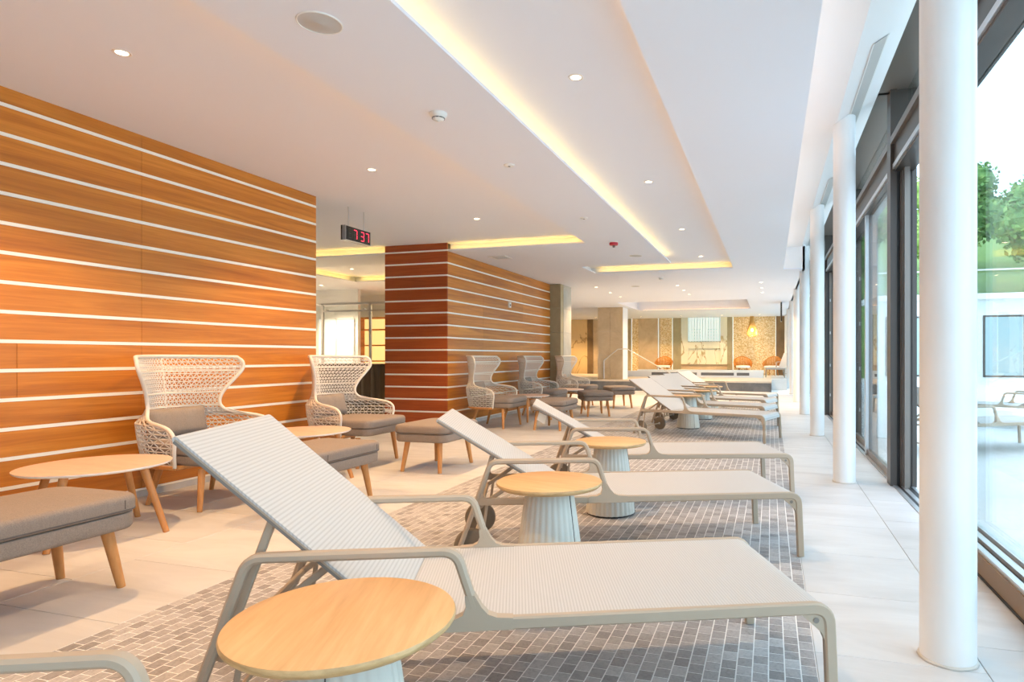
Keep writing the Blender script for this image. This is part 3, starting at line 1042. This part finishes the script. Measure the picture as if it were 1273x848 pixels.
# ------------------------------------------------------------------ low tables between the wing chairs
def make_low_table():
    t = thing('low_table', '', 'table', (0, 0, 0), 0, 'low round tables between the wing chairs')
    MB().lathe([(.30, .408), (.385, .410), (.398, .418), (.400, .426)], 64, sx=.93, sy=1.0).obj('top_edge', 'laminate_edge', t, True, 40)
    MB().lathe([(.3995, .424), (.398, .4275), (.0, .4285)], 64, sx=.93, sy=1.0).obj('top', 'laminate', t, True, 40)
    for k in range(4):
        a = R(22 + 90 * k)
        x, y = math.cos(a), math.sin(a)
        splay_leg(MB(), x * .27, y * .27, .405, x * .405, y * .405, .023, .017).obj('leg', 'teak', t, True, 50)
    MB().box(-.20, .20, -.03, .03, .392, .408).obj('bracket', 'laminate_edge', t)
    MB().box(-.03, .03, -.20, .20, .391, .407).obj('bracket', 'laminate_edge', t)
    return t
LT = make_low_table()
lows = [((-3.97, 2.80), 'low round table with pinkish top and splayed wooden legs before the orange wall'),
        ((-3.97, 4.585), 'low round pinkish table half hidden by a footstool between two wing chairs'),
        ((-3.97, 9.86), 'low round pale table between wing chairs at the near corner of the block'),
        ((-3.97, 11.90), 'low round pale table between wing chairs near the grey pillar')]
for i, (p, lb) in enumerate(lows):
    if i == 0:
        LT.location = (*p, 0)
        LT['label'] = lb
    else:
        dup(LT, (*p, 0), 0, lb)

# ------------------------------------------------------------------ ceiling fittings
def spot(loc, w, ang=120, col=(1.0, .80, .55), blend=.6):
    d = bpy.data.lights.new('spot', 'SPOT')
    d.energy = w
    d.spot_size = R(ang)
    d.spot_blend = blend
    d.color = col
    d.shadow_soft_size = .03
    o = bpy.data.objects.new('spot', d)
    COL.objects.link(o)
    o.location = loc
    return o

DL = None
def downlight(x, y, z, label, group, w=SPOT_W, col=(1.0, .80, .55), ang=120):
    global DL
    if DL is None:
        DL = thing('downlight', label, 'ceiling light', (x, y, z), 0, group)
        MB().lathe([(.030, -.001), (.034, -.004), (.046, -.004), (.048, 0)], 28, cap=False).obj('ring', 'lamp_ring', DL, True, 40)
        MB().lathe([(.0, -.0025), (.031, -.0025), (.031, -.001)], 24).obj('lens', 'lamp_glow', DL)
        t = DL
    else:
        t = dup(DL, (x, y, z), 0, label, group)
    s = spot((0, 0, -.02), w, ang, col)
    s.parent = t
    return t
for y in (.30, 2.62, 4.92, 7.05):
    downlight(-3.52, y, ZR, 'small recessed downlight in the raised ceiling over the wing chairs', 'downlights over the wing chairs', SPOT_W * 1.75, (1.0, .60, .28))
for y in (1.25, 3.65, 6.04, 8.42, 10.8):
    downlight(-1.15, y, ZR, 'small recessed downlight in the long central cove', 'downlights in the central cove', SPOT_W * .35, (1.0, .90, .80))
for x, ys_, lb, g in ((-3.87, (13.84, 15.16, 16.26), 'tiny downlight in the flat ceiling beyond the wood block', 'downlights beyond the block'),
                      (-2.02, (14.04, 15.12, 16.14), 'tiny downlight in the flat ceiling before the pool hall', 'downlights before the pool hall'),
                      (-.20, (13.95, 15.10, 16.17), 'tiny downlight in the flat ceiling beside the far columns', 'downlights beside the far columns')):
    for y in ys_:
        downlight(x, y, ZS, lb, g, SPOT_W * .8, (1.0, .72, .42))
for x in (-7.9, -6.6):
    downlight(x, 10.4, ZR, 'small downlight in the cove beyond the doorway', 'downlights beyond the doorway', SPOT_W * 9, (1.0, .74, .42))
for x, y, z in ((-8.6, 9.0, ZS), (-9.7, 11.7, ZS), (-7.3, 12.7, ZS)):  # made-up lamps, added only to brighten the dim side room
    downlight(x, y, z, 'small added fill downlight brightening the side room beyond the doorway', 'added fill lights in the side room', SPOT_W * 4, (1.0, .80, .55))
for x, y in ((-3.6, 19.6), (-2.5, 19.6), (-1.4, 19.6)):
    downlight(x, y, 3.02, 'small downlight up in the pool hall ceiling recess', 'downlights in the pool hall recess', SPOT_W * 1.6, (1.0, .66, .36))
for x in (-8.2, -6.9, -5.0, -3.4, -1.8, -.4):
    downlight(x, 24.6, ZS, 'small downlight close to the far pool hall wall', 'downlights before the far wall', SPOT_W * 1.3, (1.0, .72, .36))

def speaker(x, y, label, r=.105):
    t = thing('ceiling_speaker', label, 'speaker', (x, y, ZS), 0, 'round ceiling speakers')
    MB().lathe([(r * .93, -.002), (r * .95, -.006), (r * .99, -.005), (r, 0)], 48, cap=False).obj('ring', 'plastic_white', t, True, 40)
    MB().lathe([(.0, -.0045), (.012, -.0045), (.014, -.003), (r * .94, -.003)], 48, cap=False).obj('grille', 'speaker_grille', t, True, 40)
speaker(-2.073, 2.49, 'large round grey ceiling speaker next to the smoke detector')
speaker(-2.06, 9.70, 'round ceiling speaker near the far end of the central cove')
speaker(-2.96, 13.93, 'round ceiling speaker in the flat ceiling beyond the cove')
def detector(x, y, label, body='plastic_white'):
    t = thing('smoke_detector', label, 'detector', (x, y, ZS))
    MB().lathe([(.0, -.052), (.022, -.051), (.034, -.044), (.043, -.028), (.052, -.022), (.056, -.012), (.058, 0)], 36).obj('body', body, t, True, 40)
    for k in range(10):
        a = 2 * math.pi * k / 10
        s_ = MB().box(-.011, .011, -.002, .002, -.003, .003).obj('slot', 'plastic_dark', t)
        s_.location = (.0395 * math.cos(a), .0395 * math.sin(a), -.034)
        s_.rotation_euler = (0, 0, a + R(90))
    MB().lathe([(.0, -.056), (.010, -.055), (.013, -.050)], 16).obj('cap', 'plastic_white', t, True)
detector(-2.097, 3.643, 'round white smoke detector with vent slots on the lowered ceiling')
detector(-2.128, 12.52, 'small white smoke detector beyond the end of the central cove')
t = thing('fire_alarm', 'round red fire alarm sounder on the lowered ceiling', 'alarm', (-2.106, 8.449, ZS))
MB().lathe([(.05, -.010), (.06, -.010), (.06, 0)], 32).obj('base', 'plastic_white', t, True, 40)
MB().lathe([(.030, -.050), (.055, -.046), (.062, -.030), (.060, -.010)], 32).obj('body', 'alarm_red', t, True, 40)
MB().lathe([(.0, -.078), (.016, -.074), (.020, -.050)], 20).obj('beacon', 'plastic_dark', t, True)
for x, y, lb in ((-2.094, 4.792, 'flat white round cover plate on the ceiling after the smoke detector'), (-2.068, 6.877, 'flat white round cover plate on the ceiling before the red alarm')):
    t = thing('cover_plate', lb, 'ceiling plate', (x, y, ZS))
    MB().lathe([(.0, -.012), (.036, -.012), (.044, -.006), (.045, 0)], 32).obj('plate', 'plastic_white', t, True, 40)
    MB().lathe([(.0, -.016), (.010, -.015), (.012, -.012)], 16).obj('sensor', 'plastic_dark', t, True)
t = thing('ceiling_vent', 'square white air vent in the ceiling above the panelled block', 'vent', (-4.19, 9.23, ZS))
for q in ((-.15, .15, -.15, -.12), (-.15, .15, .12, .15), (-.15, -.12, -.12, .12), (.12, .15, -.12, .12)):
    MB().box(*q, -.008, 0).obj('frame', 'plastic_white', t)
MB().box(-.12, .12, -.12, .12, -.002, 0).obj('opening', 'plastic_dark', t)
for k in range(5):
    MB().box(-.12, .12, -.10 + .048 * k, -.085 + .048 * k, -.007, -.002).obj('slat', 'plastic_white', t)

# ------------------------------------------------------------------ digital clock
t = thing('wall_clock', 'black digital clock with red numerals hanging under the raised ceiling by the doorway', 'clock', (-4.62, 6.20, 2.50))
MB().box(-.035, .0, -.225, .225, -.078, .078).obj('case', 'black_plastic', t)
MB().box(-.05, .004, -.232, -.2255, -.083, .083).obj('end_cap', 'alu', t)
MB().box(-.05, .004, .2255, .232, -.083, .083).obj('end_cap', 'alu', t)
MB().box(-.04, .006, -.225, .225, -.086, -.079).obj('lower_edge', 'alu', t)
MB().box(-.06, -.04, -.232, .232, -.083, .083).obj('back_plate', 'black_plastic', t)
for yy in (-.14, .14):
    MB().tube([(-.03, yy, .075), (-.03, yy, .31)], .006, 8).obj('hanger', 'alu', t)
SEG = {'a': (-.024, .024, .047, .054), 'g': (-.024, .024, -.0035, .0035), 'd': (-.024, .024, -.054, -.047),
       'f': (-.031, -.024, .004, .047), 'b': (.024, .031, .004, .047), 'e': (-.031, -.024, -.047, -.004), 'c': (.024, .031, -.047, -.004)}
for cy, on in ((-.155, ''), (-.055, 'abc'), (.075, 'abgcd'), (.165, 'abc')):
    for k, (y0, y1, z0, z1) in SEG.items():
        MB().box(.0002, .0035, cy + y0, cy + y1, z0, z1).obj('digit_segment', 'digit_red' if k in on else 'digit_off', t)

# ------------------------------------------------------------------ room beyond the doorway
struct(MB().box(-11, -5.78, 14.0, 14.2, 0, ZS).obj('wall_reception', 'white_paint'))
cab = thing('display_cabinet', 'glowing yellow shelf cabinet seen through the glass beyond the doorway', 'cabinet', (-9.0, 13.7, 0))
MB().box(-1.2, 2.6, .2, .28, 0, 2.05).obj('back', 'cabinet_glow', cab)
for x in (-1.2, -.2, .75, 1.7, 2.58):
    MB().box(x, x + .04, -.12, .2, 0, 2.08).obj('upright', 'veneer', cab)
for z in (.05, .55, .95, 1.35, 1.75, 2.05):
    MB().box(-1.2, 2.6, -.12, .2, z, z + .035).obj('shelf', 'veneer', cab)
gp = thing('glass_partition', 'clear glass screen with steel posts and top rail beyond the doorway', 'glass screen', (-8.2, 9.6, 0))
for x in (0, .28, 1.30, 2.2):
    MB().box(x - .02, x + .02, -.02, .02, 0, 2.06).obj('post', 'steel', gp)
for x0, x1 in ((.02, .26), (.30, 1.28), (1.32, 2.18)):
    MB().box(x0, x1, -.004, .004, .05, 2.0).obj('pane', 'clear_glass', gp)
MB().box(-.05, 2.25, -.02, .02, 2.03, 2.07).obj('top_rail', 'steel', gp)
MB().box(.28, 2.2, -.03, -.021, 1.90, 1.93).obj('slide_rail', 'steel', gp)
for x in (.4, 1.2, 2.0):
    MB().lathe([(.0, -.01), (.03, -.01), (.03, .01), (.0, .01)], 16, (x, -.035, 1.94)).obj('roller', 'steel', gp)
desk = thing('reception_desk', 'dark brown desk with a wavy fluted front beyond the doorway', 'desk', (-7.2, 8.9, 0))
mb = MB()
N = 90
pts = [(-1.0 + 2.0 * k / N, -.02 - .035 * abs(math.sin(k / N * math.pi * 11))) for k in range(N + 1)]
mb.prism(pts + [(1.0, .4), (-1.0, .4)], 'z', 0, .93)
mb.obj('fluted_front', 'desk_dark', desk)
MB().box(-1.04, 1.04, -.08, .44, .93, .965).obj('worktop', 'desk_dark', desk)
# pale side wall and a bright window in the reception
struct(MB().box(-10.6, -9.4, 12.6, 12.7, 0, ZS).obj('wall_nook', 'white_paint'))
wd = struct(MB().box(-10.5, -9.5, 12.585, 12.6, .3, 2.0).obj('window_20', 'bright_window'), 'bright window beyond the doorway')
for x in (-10.5, -10.0, -9.5):
    MB().box(x - .02, x + .02, 12.56, 12.585, .3, 2.0).obj('window_bar', 'white_paint', wd)
for z in (.3, 1.1, 2.0):
    MB().box(-10.5, -9.5, 12.56, 12.585, z - .02, z + .02).obj('window_bar', 'white_paint', wd)

# ------------------------------------------------------------------ pool hall at the far end
pf = thing('pool_platform', 'raised platform with dark stone front and pale stone top before the pool', 'platform', (0, 19.4, 0))
for k in range(8):
    x0, x1 = -6.4 + .8 * k, -6.4 + .8 * (k + 1)
    MB().box(x0 + .003, min(.02, x1) - .003, 0, .03, 0, .285).obj('front_slab', 'stone_dark', pf)
MB().box(-9.5, .02, .03, 6.44, 0, .285).obj('core', 'stone_dark', pf)
MB().box(-9.5, .03, -.03, 6.44, .285, .335).obj('coping', 'deck_stone', pf)
MB().box(.03, .505, 1.6, 6.44, 0, .335).obj('side_deck', 'terrace_stone', pf)
MB().box(.505, .94, 3.05, 5.95, 0, .335).obj('side_deck', 'terrace_stone', pf)
pr = thing('pool_basin', 'white pool rim with dark overflow slots standing on the platform', 'pool', (0, 22.6, .335))
MB().box(-5.2, -.60, 0, .25, 0, .22).obj('rim_wall', 'white_paint', pr)
MB().prism([(-.60, 0), (-.25, 0), (-.25, .22), (-.60, .22)], 'y', 0, .25).obj('rim_end', 'white_paint', pr)
for x0, x1 in ((-4.2, -3.1), (-3.0, -2.55), (-2.4, -1.25), (-1.15, -.72)):
    MB().box(x0, x1, -.006, 0, .07, .17).obj('overflow_slot', 'plastic_dark', pr)
MB().box(-5.2, -.25, .25, 2.2, .0, .14).obj('water', 'pool_water', pr)
MB().box(-5.2, -.25, 2.2, 2.4, 0, .22).obj('rim_wall', 'white_paint', pr)
# beige stone column
sc = struct(MB().box(-5.44, -4.62, 19.72, 20.4, .336, ZS).obj('wall_column', 'stone_grey'), 'beige stone clad square column on the platform')
for k in range(3):
    z0 = .336 + .785 * k
    for x0, x1 in ((-5.45, -5.035), (-5.03, -4.615)):
        MB().box(x0, x1, 19.70, 19.72, z0, z0 + .781).obj('stone_slab', 'stone_beige', sc)
    MB().box(-4.62, -4.60, 19.72, 20.4, z0, z0 + .781).obj('stone_slab', 'white_paint', sc)
hr = thing('handrail', 'bent steel handrail at the pool steps on the platform', 'handrail', (0, 0, 0))
MB().tube(fillet([(-5.22, 19.62, .95), (-4.75, 19.6, 1.32), (-4.45, 19.6, 1.33), (-2.95, 19.6, .50), (-2.72, 19.6, .36)], .12, 5), .016, 10).obj('rail', 'steel', hr, True, 40)
MB().tube([(-5.22, 19.62, .95), (-5.22, 19.62, .337)], .016, 10).obj('post', 'steel', hr, True, 40)
# facing panels of the far wall
def fp(x0, x1, m_, z0=.30, z1=ZS, dep=.03, name='wall_panel'):
    return MB().box(x0, x1, Y1 - dep, Y1, z0, z1).obj(name, m_, wf)
fp(-8.6, -7.65, 'marble_gold')
fp(-7.65, -7.40, 'stone_brown', dep=.06)
fp(-6.36, -6.04, 'marble_white')
fp(-6.04, -5.67, 'stone_olive', dep=.05)
fp(-5.67, -5.39, 'gold_mosaic')
fp(-5.39, -4.56, 'stone_beige', dep=.06)
fp(-4.45, -3.96, 'gold_mosaic')
fp(-3.91, -3.57, 'stone_olive', dep=.05)
fp(-3.57, -1.70, 'stone_beige', .30, .76)
fp(-1.70, -1.48, 'stone_olive', dep=.05)
fp(-1.45, .21, 'gold_mosaic')
fp(.21, .95, 'stone_brown', dep=.06)
for x in (-5.68, -4.53, -3.94, -1.47, .20):
    o = MB().box(x - .014, x + .014, Y1 - .055, Y1 - .03, .30, ZS).obj('light_strip', 'backlit_panel', wf)
# marble surround with lattice window and niche
for q in ((-3.57, -3.29, .76, ZS), (-1.96, -1.70, .76, ZS), (-3.29, -1.96, 1.42, 1.70), (-3.29, -1.96, .76, .83)):
    MB().box(q[0], q[1], Y1 - .10, Y1, q[2], q[3]).obj('marble_panel', 'marble_white', wf)
MB().box(-3.29, -1.96, Y1 - .03, Y1, .83, 1.42).obj('niche_back', 'marble_white', wf)
lw = struct(MB().box(-3.29, -1.96, Y1 - .03, Y1 - .02, 1.70, ZS).obj('window_30', 'backlit_panel'), 'backlit window with a white lattice screen on the far wall')
MB().box(-3.29, -1.96, Y1 - .12, Y1 - .10, 1.68, 1.71).obj('sill', 'stone_grey', lw)
for k in range(12):
    x = -3.25 + k * .113
    MB().box(x - .009, x + .009, Y1 - .06, Y1 - .035, 1.71, ZS).obj('lattice_bar', 'lattice_white', lw)
for cx_ in (-2.95, -2.3):
    for z in (1.82, 1.95, 2.08, 2.2):
        MB().box(cx_ - .2, cx_ + .2, Y1 - .065, Y1 - .04, z - .008, z + .008).obj('lattice_bar', 'lattice_white', lw)
# pendant lamp
pd = thing('pendant_lamp', 'gold wire pear-shaped pendant lamp before the gold mosaic wall', 'lamp', (-.70, 25.2, 1.86))
prof = [(.06, .03), (.13, .0), (.19, .06), (.20, .15), (.165, .28), (.115, .45), (.08, .62), (.065, .80)]
for k in range(20):
    a = 2 * math.pi * k / 20
    MB().tube([(r_ * math.cos(a), r_ * math.sin(a), z) for r_, z in prof], .012, 5).obj('wire', 'pendant_wire', pd)
for r_, z in prof[::2]:
    MB().tube([(r_ * math.cos(2 * math.pi * k / 24), r_ * math.sin(2 * math.pi * k / 24), z) for k in range(24)], .007, 5, True).obj('hoop', 'pendant_wire', pd)
MB().lathe([(.0, .20), (.04, .22), (.045, .26), (.02, .32), (.0, .33)], 14).obj('bulb', 'lamp_glow', pd, True)
pl = bpy.data.lights.new('pendant_bulb', 'POINT')
pl.energy = 25
pl.color = (1, .70, .32)
pl.shadow_soft_size = .05
po = bpy.data.objects.new('pendant_bulb', pl)
COL.objects.link(po)
po.parent = pd
po.location = (0, 0, .15)
# rattan tub chairs
def tub_chair(x, y, rz, label):
    t = thing('tub_chair', label, 'armchair', (x, y, .338), rz, 'orange rattan tub chairs at the far wall')
    m = MB()
    N = 26
    for k in range(N + 1):
        s = -1 + 2 * k / N
        a = math.pi / 2 * s * 1.15
        bx, by = -.20 * math.cos(a) - .02, .27 * math.sin(a)
        tx, ty = -.31 * math.cos(a), .36 * math.sin(a)
        h = .44 + .30 * math.cos(a * .8) ** 1.5 if abs(a * .8) < math.pi / 2 else .44
        m.tube([(bx, by, .30), ((bx + tx) / 2 * 1.06, (by + ty) / 2 * 1.06, (.30 + h) / 2), (tx, ty, h)], .017, 5)
    m.obj('rattan_shell', 'rattan', t, True)
    m = MB()
    m.tube([(-.31 * math.cos(math.pi / 2 * 1.15 * s), .36 * math.sin(math.pi / 2 * 1.15 * s), .44 + .30 * max(0, math.cos(math.pi / 2 * 1.15 * s * .8)) ** 1.5) for s in [-1 + k / 12 for k in range(25)]], .016, 6)
    m.obj('top_rim', 'rattan', t, True)
    cushion(MB(), .52, .54, .29, .38, .16, .03, .01).obj('seat_cushion', 'plastic_white', t, True, 60)
    for a in (45, 135, 225, 315):
        splay_leg(MB(), .2 * math.cos(R(a)), .2 * math.sin(R(a)), .30, .26 * math.cos(R(a)), .26 * math.sin(R(a)), .018, .012).obj('leg', 'rattan', t, True)
tub_chair(-1.05, 25.3, -80, 'orange rattan tub chair under the pendant lamp')
tub_chair(.05, 25.2, -110, 'orange rattan tub chair beside the far window')
tub_chair(-4.2, 25.3, -90, 'orange rattan tub chair against the narrow gold mosaic panel')
sp = thing('hanging_screen', 'narrow black screen hanging at the far window side', 'screen', (.30, 19.0, 2.12))
MB().box(-.02, .02, -.01, .62, 0, .55).obj('panel', 'black_plastic', sp)
MB().box(-.008, .008, .28, .32, .55, .57).obj('hanger', 'steel', sp)
# lounger beside the far pool
o = dup(L1, (0, 0, 0), 0, 'small pale lounger beyond the pool platform at the far window', 'loungers by the far pool')
o.location = (.16, 22.85, .3395)
o.rotation_euler = (0, 0, R(250))

# ------------------------------------------------------------------ outside
struct(MB().box(1.25, 60, -10, 34, -.20, -.02).obj('ground_terrace', 'terrace_stone'), 'pale paved terrace outside the windows')
mb = MB()
mb.add([(1.2, 34, -.1), (90, 34, -.1), (90, 40, 3.5), (1.2, 40, 3.5), (1.2, 100, 22), (90, 100, 22)], [(0, 1, 2, 3), (3, 2, 5, 4)])
struct(mb.obj('ground_hill', 'grass'), 'grassy slope behind the terrace')
for p, a, lb in (((3.2, 8.9), 30, 'pale lounger standing outside on the terrace close to the glass'), ((2.7, 11.9), 150, 'pale lounger standing outside beyond the dark window post')):
    o = dup(L2, (0, 0, 0), 0, lb, 'loungers outside on the terrace')
    o.location = (*p, -.02)
    o.rotation_euler = (0, 0, R(a))
bld = thing('annex_building', 'low pale annex with a band of glass and railing outside', 'building', (4.5, 31.0, -.02))
MB().box(0, 16, 0, 2.5, 0, 3.6).obj('wall', 'facade_pale', bld)
MB().box(-.2, 16.2, -.25, 2.6, 3.6, 3.85).obj('roof_edge', 'facade_pale', bld)
for k in range(8):
    f_ = MB().box(.5 + 1.95 * k, 2.1 + 1.95 * k, -.03, 0, .2, 2.9).obj('window', 'bronze_frame', bld)
    MB().box(.58 + 1.95 * k, 2.02 + 1.95 * k, -.04, -.031, .28, 2.82).obj('pane', 'facade_glass', f_)
for k in range(9):
    MB().box(2.0 * k - .02, 2.0 * k + .02, -.12, -.08, 3.85, 4.85).obj('railing_post', 'steel', bld)
for k in range(8):
    MB().box(2.0 * k + .04, 2.0 * k + 1.96, -.105, -.095, 3.9, 4.75).obj('railing_pane', 'clear_glass', bld)
MB().box(-.05, 16.05, -.13, -.07, 4.85, 4.91).obj('railing_top', 'steel', bld)

def make_tree(name, label, loc, h, rad, m_, seed, leaves=2600):
    rnd = random.Random(seed)
    t = thing(name, label, 'tree', loc, rnd.uniform(0, 360), 'trees on the slope outside')
    MB().tube([(0, 0, -.3), (.1, .05, h * .35), (-.05, .1, h * .8)], 1, 8, scale=lambda s: .22 * (1 - .75 * s) * h / 7).obj('trunk', 'bark', t, True)
    m = MB()
    blobs = [(rnd.uniform(-.5, .5) * rad, rnd.uniform(-.5, .5) * rad, h * rnd.uniform(.42, .92), rad * rnd.uniform(.4, .62)) for _ in range(10)]
    for _ in range(leaves):
        bx, by, bz, br = rnd.choice(blobs)
        d = Vector((rnd.gauss(0, 1), rnd.gauss(0, 1), rnd.gauss(0, 1))).normalized() * br * rnd.uniform(.7, 1.05)
        p = Vector((bx, by, bz)) + d
        u = Vector((rnd.gauss(0, 1), rnd.gauss(0, 1), rnd.gauss(0, 1))).normalized()
        w = u.orthogonal().normalized()
        s = rnd.uniform(.12, .24)
        m.add([p - u * s, p + w * s * .6, p + u * s, p - w * s * .6], [(0, 1, 2, 3)])
    for bx, by, bz, br in blobs:
        for q in range(1):
            o0 = len(m.v)
            m.lathe([(.0, -br * .8), (br * .6, -br * .5), (br * .82, 0), (br * .6, br * .5), (.0, br * .8)], 8, (bx, by, bz))
    o = m.obj('foliage', m_, t)
    o['kind'] = 'stuff'
    return t
k = 0
for x, y, h, rad, m_, lb in ((4.6, 43, 6.6, 2.3, 'foliage', 'dark green tree on the slope outside, closest to the annex corner'), (9.8, 44, 7.4, 2.4, 'foliage_light', 'slim yellow-green tree between dark trees on the slope outside'),
                             (15.2, 43, 7.0, 2.5, 'foliage', 'dark green tree behind the middle of the annex'), (20.8, 44, 6.6, 2.6, 'foliage', 'dark green tree behind the far part of the annex'),
                             (26.6, 44, 7.0, 2.7, 'foliage_light', 'bushy yellow-green tree at the edge of the slope'),
                             (7.0, 51, 7.5, 2.8, 'foliage_light', 'tall yellow-green tree high on the slope'), (13.4, 52, 8, 3.0, 'foliage', 'tall dark tree high on the slope'),
                             (20.4, 53, 8, 3.1, 'foliage', 'broad tall dark tree on the crest of the slope'), (28, 53, 7.5, 3.1, 'foliage', 'tall dark tree at the outer end of the slope')):
    k += 1
    zz = 3.5 + (y - 40) * 18.5 / 60
    make_tree('tree', lb, (x, y, zz), h, rad, m_, k)
